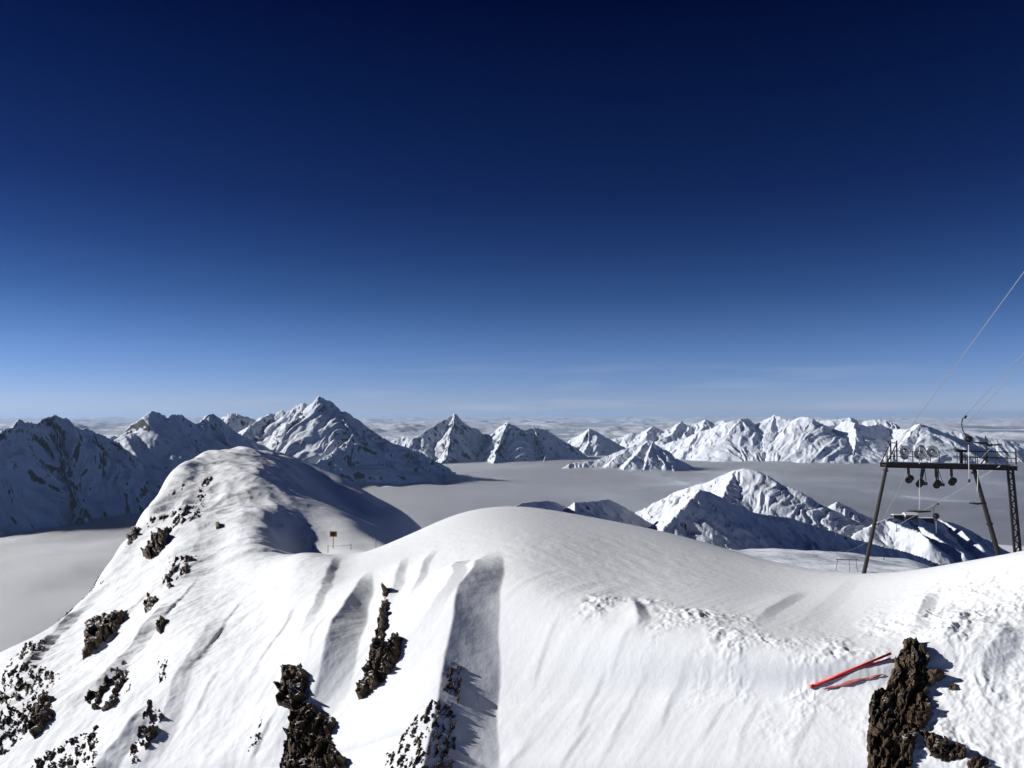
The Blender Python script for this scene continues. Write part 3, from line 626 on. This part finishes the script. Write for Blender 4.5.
# ------------------------------------------------------------------ made things
def V(px, py, r): return Vector(P(px, py, r).tolist())
def surf(px, py):
    o = fast_hit(np.array([[float(px)]]), np.array([[float(py)]]))[0, 0]; return Vector(o.tolist())
def frame(d):
    d = d.normalized(); a = Vector((0, 0, 1)) if abs(d.z) < 0.9 else Vector((0, 1, 0))
    u = d.cross(a).normalized(); return u, d.cross(u).normalized()
def tube(bm, pts, r, n=8):
    rings = []
    for i, p in enumerate(pts):
        d = (pts[min(i+1, len(pts)-1)] - pts[max(i-1, 0)]); u, v = frame(d)
        rr = r[i] if hasattr(r, '__len__') else r
        rings.append([bm.verts.new(p + u*rr*math.cos(2*math.pi*k/n) + v*rr*math.sin(2*math.pi*k/n)) for k in range(n)])
    for a, b in zip(rings, rings[1:]):
        for k in range(n): bm.faces.new((a[k], a[(k+1) % n], b[(k+1) % n], b[k]))
    bm.faces.new(rings[0][::-1]); bm.faces.new(rings[-1])
def beam(bm, a, b, w, h, up=Vector((0, 0, 1))):
    d = (b-a).normalized(); s = d.cross(up).normalized(); t = s.cross(d).normalized()
    q = [[bm.verts.new(p + s*w/2*i + t*h/2*j) for i, j in ((-1,-1),(1,-1),(1,1),(-1,1))] for p in (a, b)]
    for k in range(4): bm.faces.new((q[0][k], q[0][(k+1) % 4], q[1][(k+1) % 4], q[1][k]))
    bm.faces.new(q[0][::-1]); bm.faces.new(q[1])
def ibeam(bm, a, b, w, h, t=0.03, up=Vector((0, 0, 1))):
    d = (b-a).normalized(); s = d.cross(up).normalized(); u = s.cross(d).normalized()
    beam(bm, a+u*(h/2-t/2), b+u*(h/2-t/2), w, t, up); beam(bm, a-u*(h/2-t/2), b-u*(h/2-t/2), w, t, up); beam(bm, a, b, t, h-2*t-0.004, up)
def wheel(bm, c, axis, r, w, hub=0.3):
    u, v = frame(axis); ax = axis.normalized(); n = 20; prof = [(hub*r, w*0.5), (hub*r, w*0.25), (r*0.8, w*0.2), (r*0.82, w*0.5), (r, w*0.5), (r*0.93, 0.0), (r, -w*0.5), (r*0.82, -w*0.5), (r*0.8, -w*0.2), (hub*r, -w*0.25), (hub*r, -w*0.5)]
    R2 = [[bm.verts.new(c + (u*math.cos(2*math.pi*k/n)+v*math.sin(2*math.pi*k/n))*rr + ax*z) for rr, z in prof] for k in range(n)]
    for k in range(n):
        a, b = R2[k], R2[(k+1) % n]
        for i in range(len(prof)-1): bm.faces.new((a[i], a[i+1], b[i+1], b[i]))
    bm.faces.new([R2[k][0] for k in range(n)]); bm.faces.new([R2[k][-1] for k in range(n)][::-1])
def build(name, bm, mat, parent=None, smooth=False):
    bmesh.ops.recalc_face_normals(bm, faces=bm.faces)
    me = bpy.data.meshes.new(name); bm.to_mesh(me); bm.free()
    for p in me.polygons: p.use_smooth = smooth
    me.materials.append(mat); o = bpy.data.objects.new(name, me); C.objects.link(o)
    if parent is not None: o.parent = parent; o.matrix_parent_inverse = parent_inv(parent)
    return o
def parent_inv(p):
    m = Matrix.Translation(p.location) if p.parent is None else Matrix.Translation((0, 0, 0))
    return m.inverted()
def empty(name, loc, label, cat, group=None):
    e = bpy.data.objects.new(name, None); C.objects.link(e); e.location = loc; e.empty_display_size = 0.5
    return tag(e, label, cat, group)
M_STEEL = simple('weathered_dark_steel', (0.022, 0.017, 0.017), 0.6, 0.3, 0.4, 8)
M_GREY = simple('galvanised_steel', (0.35, 0.37, 0.40), 0.45, 0.7, 0.2, 12)
M_BLACK = simple('black_rubber', (0.015, 0.015, 0.017), 0.5)
M_ROPE = simple('pale_rope', (0.62, 0.62, 0.62), 0.7)
M_CABLE = simple('steel_cable', (0.45, 0.46, 0.5), 0.4, 0.6)
M_RED = simple('red_painted_plastic', (0.62, 0.015, 0.012), 0.4, 0.0, 0.15, 6)
M_PINK = simple('pink_shade_netting', (0.50, 0.16, 0.17), 0.9, 0.0, 0.4, 25)  # light tinted through red cloth, put into the strip's own colour
M_SIGN = simple('yellow_brown_board', (0.55, 0.28, 0.03), 0.6)
M_SIGND = simple('dark_board_face', (0.05, 0.018, 0.012), 0.6)
M_WOOD = simple('dark_timber_wall', (0.05, 0.032, 0.022), 0.8, 0, 0.3, 2)
M_PALEW = simple('pale_rendered_wall', (0.36, 0.33, 0.29), 0.8)
M_GLASS = simple('dark_window_glass', (0.02, 0.025, 0.035), 0.15)
M_ROOF = simple('snow_covered_roof', (0.8, 0.83, 0.88), 0.8, 0, 0.3, 1)

# the drag lift gantry behind the saddle
RA, RB = 69.0, 74.5
A_ = V(885, 465, RA); B_ = V(1013, 468, RB)
bd = (B_-A_).normalized(); side = Vector((-bd.y, bd.x, 0)).normalized()      # away from the camera
Lb = (B_-A_).length
gan = empty('lift_gantry', ((A_+B_)/2).to_tuple(), 'tall dark steel drag lift gantry standing behind the snow saddle at the right', 'lift gantry')
def on(t, dz=0.0, ds=0.0): return A_ + bd*(Lb*t) + Vector((0, 0, dz)) + side*ds
bm = bmesh.new()
ibeam(bm, on(-0.01, 0, -0.35), on(1.01, 0, -0.35), 0.2, 0.36); ibeam(bm, on(-0.01, 0, 0.55), on(1.01, 0, 0.55), 0.2, 0.36)
for k in range(9): beam(bm, on(k/8, 0, -0.22), on(k/8, 0, 0.42), 0.12, 0.16)
for k in range(8): beam(bm, on(k/8+0.01, 0.0, -0.22), on((k+1)/8-0.01, 0.0, 0.42), 0.07, 0.07)
build('crossbeam', bm, M_STEEL, gan)
bm = bmesh.new(); beam(bm, on(0.0, 0.245, 0.1), on(1.0, 0.245, 0.1), 0.5, 0.05); build('walkway', bm, M_GREY, gan)
def gz(p): return ground(p.x, p.y)
def foot(px, py, r):
    f = V(px, py, r); g = gz(f); top = f.copy()
    return f, g
def leg(top, through, name='leg', w=0.29, lattice=False):
    """leg from top through a seen point and on down to the ground"""
    d = (through-top).normalized(); p = through.copy()
    for _ in range(200):
        if p.z <= gz(p)-0.4: break
        p += d*0.15
    bm = bmesh.new()
    if lattice:
        for s_ in (-1, 1):
            beam(bm, top+bd*0.2*s_, p+bd*0.26*s_, 0.15, 0.15, up=Vector((0, 1, 0)))
        L = (p-top).length; n = int(L/0.45)
        for k in range(n):
            a = top+(p-top)*(k/n); b = top+(p-top)*((k+1)/n); s_ = 1 if k % 2 else -1
            beam(bm, a+bd*0.2*s_, b-bd*0.2*s_, 0.09, 0.06, up=Vector((0, 1, 0)))
            beam(bm, a-bd*0.28, a+bd*0.28, 0.05, 0.05, up=Vector((0, 1, 0)))
    else:
        tube(bm, [top, top+(p-top)*0.5, p], [w*0.42, w*0.5, w*0.55], 12)
        u, v = frame(d)
        for t_ in (0.02, 0.5): 
            c = top+(p-top)*t_; tube(bm, [c, c+d*0.12], w*0.72, 12)
    return build(name, bm, M_STEEL, gan)
leg(on(0.015, -0.2, 0.1), V(864, 573, RA-0.5)); leg(on(0.70, -0.2, 0.1), V(998, 553, RB-1.5), w=0.34); l3 = leg(on(0.985, -0.2, 0.1), V(1017.5, 551, RB), lattice=True)
l3['label'] = 'lattice leg with rungs'
def railing(t0, t1, ds, n, hgt=1.25):
    bm = bmesh.new()
    for k in range(n+1):
        t = t0+(t1-t0)*k/n; tube(bm, [on(t, 0.27, ds), on(t, hgt, ds)], 0.035, 6)
    for h_ in (hgt, hgt*0.62): tube(bm, [on(t0, h_, ds), on(t1, h_, ds)], 0.03, 6)
    return build('railing', bm, M_STEEL, gan)
railing(0.60, 1.0, -0.42, 5); railing(0.60, 1.0, 0.62, 5); railing(0.04, 0.46, 0.62, 6, 1.1)
bm = bmesh.new()
for ds in (-0.35, 0.55):
    tube(bm, [on(0.0, 0.2, ds), on(0.075, 1.75, ds)], 0.05, 8); tube(bm, [on(0.075, 0.2, ds), on(0.075, 1.95, ds)], 0.06, 8)
tube(bm, [on(0.075, 1.75, -0.35), on(0.075, 1.75, 0.55)], 0.04, 8); build('end_brace', bm, M_STEEL, gan)
# white sheaves standing on the beam
def on_sheave(t, dz, rad, ds=0.1, mat=M_GREY):
    bm = bmesh.new(); wheel(bm, on(t, dz, ds), bd, rad, 0.12); a = build('sheave', bm, mat, gan, True)
    bm = bmesh.new(); beam(bm, on(t, 0.27, ds-0.1)+bd*0.1, on(t, dz, ds)+bd*0.1, 0.05, 0.1, up=side); beam(bm, on(t, 0.27, ds-0.1)-bd*0.1, on(t, dz, ds)-bd*0.1, 0.05, 0.1, up=side)
    build('sheave_bracket', bm, M_STEEL, gan)
def face_sheave(t, dz, rad, ds=-0.1):
    ax = (side*1.0 + bd*0.35).normalized()
    bm = bmesh.new(); wheel(bm, on(t, dz, ds), ax, rad, 0.12, 0.25); build('sheave', bm, M_GREY, gan, True)
    bm = bmesh.new(); beam(bm, on(t, 0.27, ds+0.1), on(t, dz, ds+0.1), 0.08, 0.06); build('sheave_bracket', bm, M_STEEL, gan)
face_sheave(0.15, 1.15, 0.42); face_sheave(0.17, 0.75, 0.30, 0.3); face_sheave(0.27, 1.0, 0.52); face_sheave(0.30, 1.35, 0.30, 0.3); face_sheave(0.365, 1.15, 0.45); face_sheave(0.41, 1.0, 0.30, 0.3)
# rope trains hung under the beam
def hanger(t, drop, lean, two=False):
    bm = bmesh.new()
    beam(bm, on(t, -0.2, 0), on(t, -0.2-drop*0.45, 0)+bd*lean*0.4, 0.16, 0.14, up=side); tube(bm, [on(t, -0.2-drop*0.4, 0)+bd*lean*0.4, on(t, -drop+0.1, 0)+bd*lean], 0.06, 8)
    if two:
        tube(bm, [on(t+0.018, -0.2, 0), on(t+0.012, -drop+0.1, 0)+bd*lean], 0.045, 8); tube(bm, [on(t+0.02, -0.3, 0), on(t+0.05, -drop+0.15, 0)+bd*lean], 0.025, 6)
        beam(bm, on(t, -drop+0.02, 0)+bd*(lean-0.15), on(t+0.055, -drop+0.06, 0)+bd*lean, 0.25, 0.22)
    h = build('rope_train', bm, M_BLACK, gan)
    for q, (dx, dz_) in enumerate(((-0.08, 0.0), (0.12, 0.16))):
        bm = bmesh.new(); wheel(bm, on(t, -drop+dz_, -0.08+0.1*q)+bd*(lean+dx), (side+bd*0.5).normalized(), 0.26, 0.14, 0.3)
        w_ = build('sheave', bm, M_BLACK, h, True); w_.matrix_parent_inverse = Matrix.Identity(4)
        w_.parent = h; w_.matrix_parent_inverse = (Matrix.Translation(gan.location) @ parent_inv(gan)).inverted() 
    return h
hanger(0.18, 1.15, 0.05); hanger(0.29, 1.45, -0.25, True); hanger(0.395, 1.5, 0.05, True); hanger(0.515, 1.25, 0.05)
bm = bmesh.new(); beam(bm, on(0.595, 0.27, 0), on(0.595, 1.15, 0), 0.22, 0.12, up=side); beam(bm, on(0.55, 1.28, 0), on(0.635, 1.25, 0), 0.26, 0.22)
tube(bm, [on(0.625, 0.3, 0), on(0.625, 1.1, 0)], 0.04, 8); build('support_post', bm, M_STEEL, gan)
bm = bmesh.new(); tube(bm, [on(0.70, 1.95, 0), on(0.80, 1.9, -0.1), on(0.80, 1.75, -0.1), on(0.915, 1.85, 0)], [0.05, 0.09, 0.11, 0.04], 8); tube(bm, [on(0.79, 0.3, 0), on(0.79, 2.5, 0)], 0.05, 8)
tube(bm, [on(0.75, 0.3, 0), on(0.80, 0.9, 0)], 0.05, 8); build('guide_arm', bm, M_STEEL, gan)
for a_, b_ in (((0.0, 0.3), (0.0, 1.1)), ((1.0, 0.3), (1.0, 1.5))):
    bm = bmesh.new(); tube(bm, [on(a_[0], a_[1], -0.35), on(b_[0], b_[1], -0.35)], 0.045, 8); build('end_post', bm, M_STEEL, gan)

# hangers of the tow bars
def bez(p, n=14):
    p = [Vector(q) for q in p]; o = []
    for i in range(n+1):
        t = i/n; o.append(p[0]*(1-t)**3+p[1]*3*t*(1-t)**2+p[2]*3*t*t*(1-t)+p[3]*t**3)
    return o
TG = 'tow bars hanging from the lift cables'
def tow(label, top, box, rope_end, bar, r, arm=True, rb=0.26, thick=1.0):
    e = empty('tow_bar', V(*top, r).to_tuple(), label, 'tow bar', TG)
    if arm:
        bm = bmesh.new(); tube(bm, bez([V(top[0]+3, top[1], r), V(top[0]-3, top[1], r), V(top[0]-3, top[1]+14*thick, r), V(box[0], box[1], r)]), 0.04*thick, 8); tube(bm, [V(top[0]+1, top[1]-0.6, r), V(top[0]+3.6, top[1]+0.4, r)], 0.13*thick, 8); build('hanger_arm', bm, M_STEEL, e, True)
        bm = bmesh.new(); c = V(*box, r); ax = Vector((0.25, 1, 0)).normalized()
        wheel(bm, c, ax, rb, 0.22, 0.6); tube(bm, [c+Vector((0, 0, -rb*0.7)), c+Vector((0, 0, -rb*1.7))], [rb*0.4, rb*0.15], 10); build('spring_box', bm, M_BLACK, e, True)
    bm = bmesh.new(); tube(bm, [V(*box, r), V(*rope_end, r)], 0.035*thick, 6); build('rope', bm, M_ROPE, e, True)
    if bar:
        bm = bmesh.new(); a = V(bar[0], rope_end[1]+1, r); b = V(bar[1], rope_end[1]+1.4, r); c = V(rope_end[0], rope_end[1]+1.8, r)
        tube(bm, [a, (a+c)/2+Vector((0, 0, 0.01)), c, (b+c)/2, b], [0.05, 0.07, 0.09, 0.07, 0.05], 8); build('t_bar', bm, M_BLACK, e, True)
    else:
        bm = bmesh.new(); c = V(*rope_end, r); tube(bm, [c, c+Vector((0.02, 0, -0.25))], [0.05, 0.11], 8); build('handle', bm, M_STEEL, e, True)
    return e
tow('tow bar with black wooden seat piece hanging lowest under the left half of the gantry', (918, 450), (919.5, 447), (919.5, 510), (907, 931), 70.0, arm=False)
tow('tow hanger with curved arm and round black spring box rising above the gantry', (963, 417), (968.5, 439), (969, 479), None, 70.5)
tow('tow bar hanging close beside the sloping middle leg of the gantry', (978, 466), (978, 470), (977, 502), (969, 987), 71.0, arm=False)
tow('small distant tow hanger on the lower cable below the gantry', (935.5, 504), (936, 516), (936.3, 533), None, 120.0, rb=0.4, thick=0.8)

def cable(label, a, b, r=0.02, sag=0.0):
    if b.length < 60: b = b+(b-a)*1.3
    n = 24; pts = [a+(b-a)*(i/n)+Vector((0, 0, -4*sag*(i/n)*(1-i/n))) for i in range(n+1)]
    bm = bmesh.new(); tube(bm, pts, r, 6); o = build('cable', bm, M_CABLE, None, True); return tag(o, label, 'cable', 'cables of the drag lift')
cable('highest pale lift cable crossing the sky down to the left end of the gantry', V(896, 447, 69.5), V(1160, 86, 34), 0.022)
cable('upper strand of the twin lift cable coming down to the curved tow hanger', V(962, 419, 70.5), V(1160, 208, 36), 0.02)
cable('lower strand of the twin lift cable just under its neighbour', V(967, 424, 70.6), V(1160, 215, 35), 0.018)
cable('lowest lift cable meeting the right end of the gantry', V(978, 462, 72), V(1160, 262, 38), 0.02)
cable('slack lower cable running from the gantry down towards the ski bowl portal', V(1000, 466, 72), V(842, 553, 640), 0.028, 1.0)
cable('steep lower cable dropping from the left half of the gantry to the bowl', V(908, 470, 70), V(866, 548, 560), 0.028, 1.0)

# fallen red poles by the rock
pa = surf(811, 688); pb = surf(892, 657)
nrm = Vector((-0.35, -0.5, 0.78)).normalized()
def pole(label, a, b, r):
    bm = bmesh.new(); tube(bm, [a, a+(b-a)*0.5, b], r, 10); tube(bm, [a-(b-a).normalized()*0.02, a+(b-a).normalized()*0.16], r*1.5, 10)
    return tag(build('marker_pole', bm, M_RED, None, True), label, 'pole', 'red poles fallen on the snow')
pole('upper red pole propped clear of the snow left of the rock pinnacle', pa+nrm*0.10, pb+nrm*0.30, 0.058)
pole('thinner red pole lying tight under the upper red pole', pa+nrm*0.03, surf(891, 660)+nrm*0.16, 0.035)
n_ = 26; bm = bmesh.new(); rows = []
for i in range(n_+1):
    t = i/n_; px = 824+60*t; py = 690-15*t; h_ = 5.5*math.sin(math.pi*min(1, t*1.05))**0.8*(0.75+0.3*math.sin(t*17))
    c1 = surf(px, py-h_*0.5)+nrm*(0.06+0.04*math.sin(t*23)); c2 = surf(px, py+h_*0.5)+nrm*(0.05+0.03*math.cos(t*31)); cm = (c1+c2)/2+nrm*0.05*math.sin(t*14+1)
    rows.append([bm.verts.new(c) for c in (c1, cm, c2)])
for a, b in zip(rows, rows[1:]):
    for k in range(2): bm.faces.new((a[k], a[k+1], b[k+1], b[k]))
nets = build('pink_shade_net', bm, M_PINK, None, True); md = nets.modifiers.new('thickness', 'SOLIDIFY'); md.thickness = 0.02  # strip added where the snow only looks pink from red-tinted light
tag(nets, 'crumpled netting strip standing in for pink tinted shade on the snow just below the red poles', 'pink shade net')

# piste board, marker stakes and rope on the col
sb = surf(333, 548.5); rr = math.hypot(sb.x, sb.y)
e = empty('piste_sign', sb.to_tuple(), 'small dark piste board with yellow rim on a thin post below the hill', 'sign')
topv = V(333.5, 534, rr); mpp = sb.y/F
bm = bmesh.new(); tube(bm, [sb-Vector((0, 0, 0.5)), topv], 0.085, 8); build('post', bm, M_SIGN, e)
bm = bmesh.new(); beam(bm, topv+Vector((-3.6*mpp, -0.06, 0)), topv+Vector((3.6*mpp, -0.06, 0)), 0.08, 5.4*mpp); build('board', bm, M_SIGN, e)
bm = bmesh.new(); beam(bm, topv+Vector((-2.3*mpp, -0.12, 0)), topv+Vector((2.3*mpp, -0.12, 0)), 0.03, 3.4*mpp); build('board_face', bm, M_SIGND, e)
def stake(label, px, py0, py1, r_=0.05):
    q = surf(px, py0); R_q = math.hypot(q.x, q.y); bm = bmesh.new(); tube(bm, [q-Vector((0, 0, 0.3)), V(px, py1, R_q)], r_, 6)
    return tag(build('marker_stake', bm, M_STEEL, None, True), label, 'stake', 'thin marker stakes on the col'), V(px, py1+1, R_q)
_, s1 = stake('thin dark stake left of the piste board', 328, 553, 545); _, s2 = stake('thin dark stake right of the piste board', 351, 550, 544); _, s3 = stake('lone thin stake on the skyline of the snow dome shoulder', 376, 547.5, 536)
bm = bmesh.new(); tube(bm, [s1, (s1+s2)/2-Vector((0, 0, 0.1)), s2], 0.03, 6); tag(build('barrier_rope', bm, M_STEEL, None, True), 'thin rope strung between two stakes below the piste board', 'rope')

# ------------------------------------------------------------------ far lift gear and station in the bowl
from mathutils.bvhtree import BVHTree
bowl_o = [o for o in C.objects if o.name.startswith('hill')][0]
bvh = BVHTree.FromPolygons([v.co.copy() for v in bowl_o.data.vertices], [p.vertices[:] for p in bowl_o.data.polygons])
def bhit(px, py):
    d = V(px, py, 1000).normalized(); h = bvh.ray_cast(Vector((0, 0, 0)), d); return h[0] if h[0] is not None else V(px, py, 900)
def bground(x, y):
    h = bvh.ray_cast(Vector((x, y, 500)), Vector((0, 0, -1))); return h[0].z if h[0] is not None else -150
g0 = bhit(838, 571); rq = math.hypot(g0.x, g0.y); m_ = g0.y/F
e = empty('lift_portal', g0.to_tuple(), 'small distant steel lift portal on the snow of the ski bowl', 'lift portal')
bm = bmesh.new(); beam(bm, V(836, 559.5, rq), V(857.5, 560, rq), 0.6, 0.6); build('crossbeam', bm, M_STEEL, e)
for px, px2 in ((837.5, 835.5), (849, 850), (856, 857.5)):
    bm = bmesh.new(); t_ = V(px, 560, rq); b_ = V(px2, 573, rq); b_.z = min(b_.z, bground(b_.x, b_.y)-0.5); tube(bm, [t_, b_], 0.22, 8); build('leg', bm, M_STEEL, e)
def pylon(label, px, ytop, ybase, arm=2.2, wide=1.0, red=False):
    b_ = bhit(px, ybase); r_ = math.hypot(b_.x, b_.y); t_ = V(px, ytop, r_); m = b_.y/F
    e = empty('lift_pylon', b_.to_tuple(), label, 'lift pylon', 'far lift pylons of the ski bowl')
    bm = bmesh.new(); tube(bm, [b_-Vector((0, 0, 2)), t_], [0.45*wide*m, 0.3*wide*m], 8); build('mast', bm, M_GREY if not red else M_STEEL, e)
    bm = bmesh.new(); beam(bm, t_+Vector((-arm*m, 0, 0)), t_+Vector((arm*m, 0, 0)), 0.5*m, 0.5*m); build('crossarm', bm, M_STEEL, e)
    for s_ in (-1, 1):
        bm = bmesh.new(); beam(bm, t_+Vector((s_*arm*m, -1.2*m, -0.5*m)), t_+Vector((s_*arm*m, 1.2*m, -0.5*m)), 0.3*m, 0.35*m); build('sheave_train', bm, M_STEEL, e)
pylon('far grey lift pylon against the dark hillside left of the gantry', 836, 520, 549, 3.0, 0.8)
pylon('far dark lift pylon just below the station on its ridge', 896.5, 522, 532, 1.5, 0.7, True)
pylon('short far pylon on the bright bowl snow behind the left gantry leg', 884, 556, 560, 1.0, 1.0, True)
pylon('far pylon on the bowl snow between the portal and the left gantry leg', 869, 547, 560, 1.5, 0.6)
def house(label, px0, px1, py, hgt, depth, mat, roofh, nwin):
    a = bhit((px0+px1)/2, py); r_ = math.hypot(a.x, a.y); m = a.y/F; w = (px1-px0)*m
    zb = a.z-1.5; e = empty('station_building', (a.x, a.y, a.z), label, 'building', 'buildings of the mountain station')
    x0, x1 = a.x-w/2, a.x+w/2; y0, y1 = a.y, a.y+depth; zt = a.z+hgt
    bm = bmesh.new(); beam(bm, Vector((x0, (y0+y1)/2, (zb-6+zt)/2)), Vector((x1, (y0+y1)/2, (zb-6+zt)/2)), depth, zt-zb+6); build('wall', bm, mat, e)
    bm = bmesh.new()
    pr = [(y0-1.2, zt+0.02), (y0-1.2, zt+0.9), ((y0+y1)/2, zt+roofh), (y1+1.2, zt+0.9), (y1+1.2, zt+0.02)]
    A1 = [bm.verts.new((x0-1.2, y, z)) for y, z in pr]; B1 = [bm.verts.new((x1+1.2, y, z)) for y, z in pr]
    for k in range(5): bm.faces.new((A1[k], A1[(k+1) % 5], B1[(k+1) % 5], B1[k]))
    bm.faces.new(A1[::-1]); bm.faces.new(B1); build('roof', bm, M_ROOF, e)
    for k in range(nwin):
        cx_ = x0+w*(k+0.5)/nwin; bm = bmesh.new(); beam(bm, Vector((cx_-w*0.3/nwin, y0-0.05, a.z+hgt*0.5)), Vector((cx_+w*0.3/nwin, y0-0.05, a.z+hgt*0.5)), 0.3, hgt*0.5); build('window', bm, M_GLASS, e)
house('dark timber station building at the left end of the far ridge top', 894, 904, 519.5, 11, 14, M_WOOD, 2.5, 4)
house('largest station building with a deep snow roof and dark windows on the far ridge', 906, 918, 521.0, 15, 20, M_PALEW, 7, 6)
house('long low dark station building at the right end of the far ridge top', 920, 934, 522.0, 10, 12, M_WOOD, 1.5, 5)
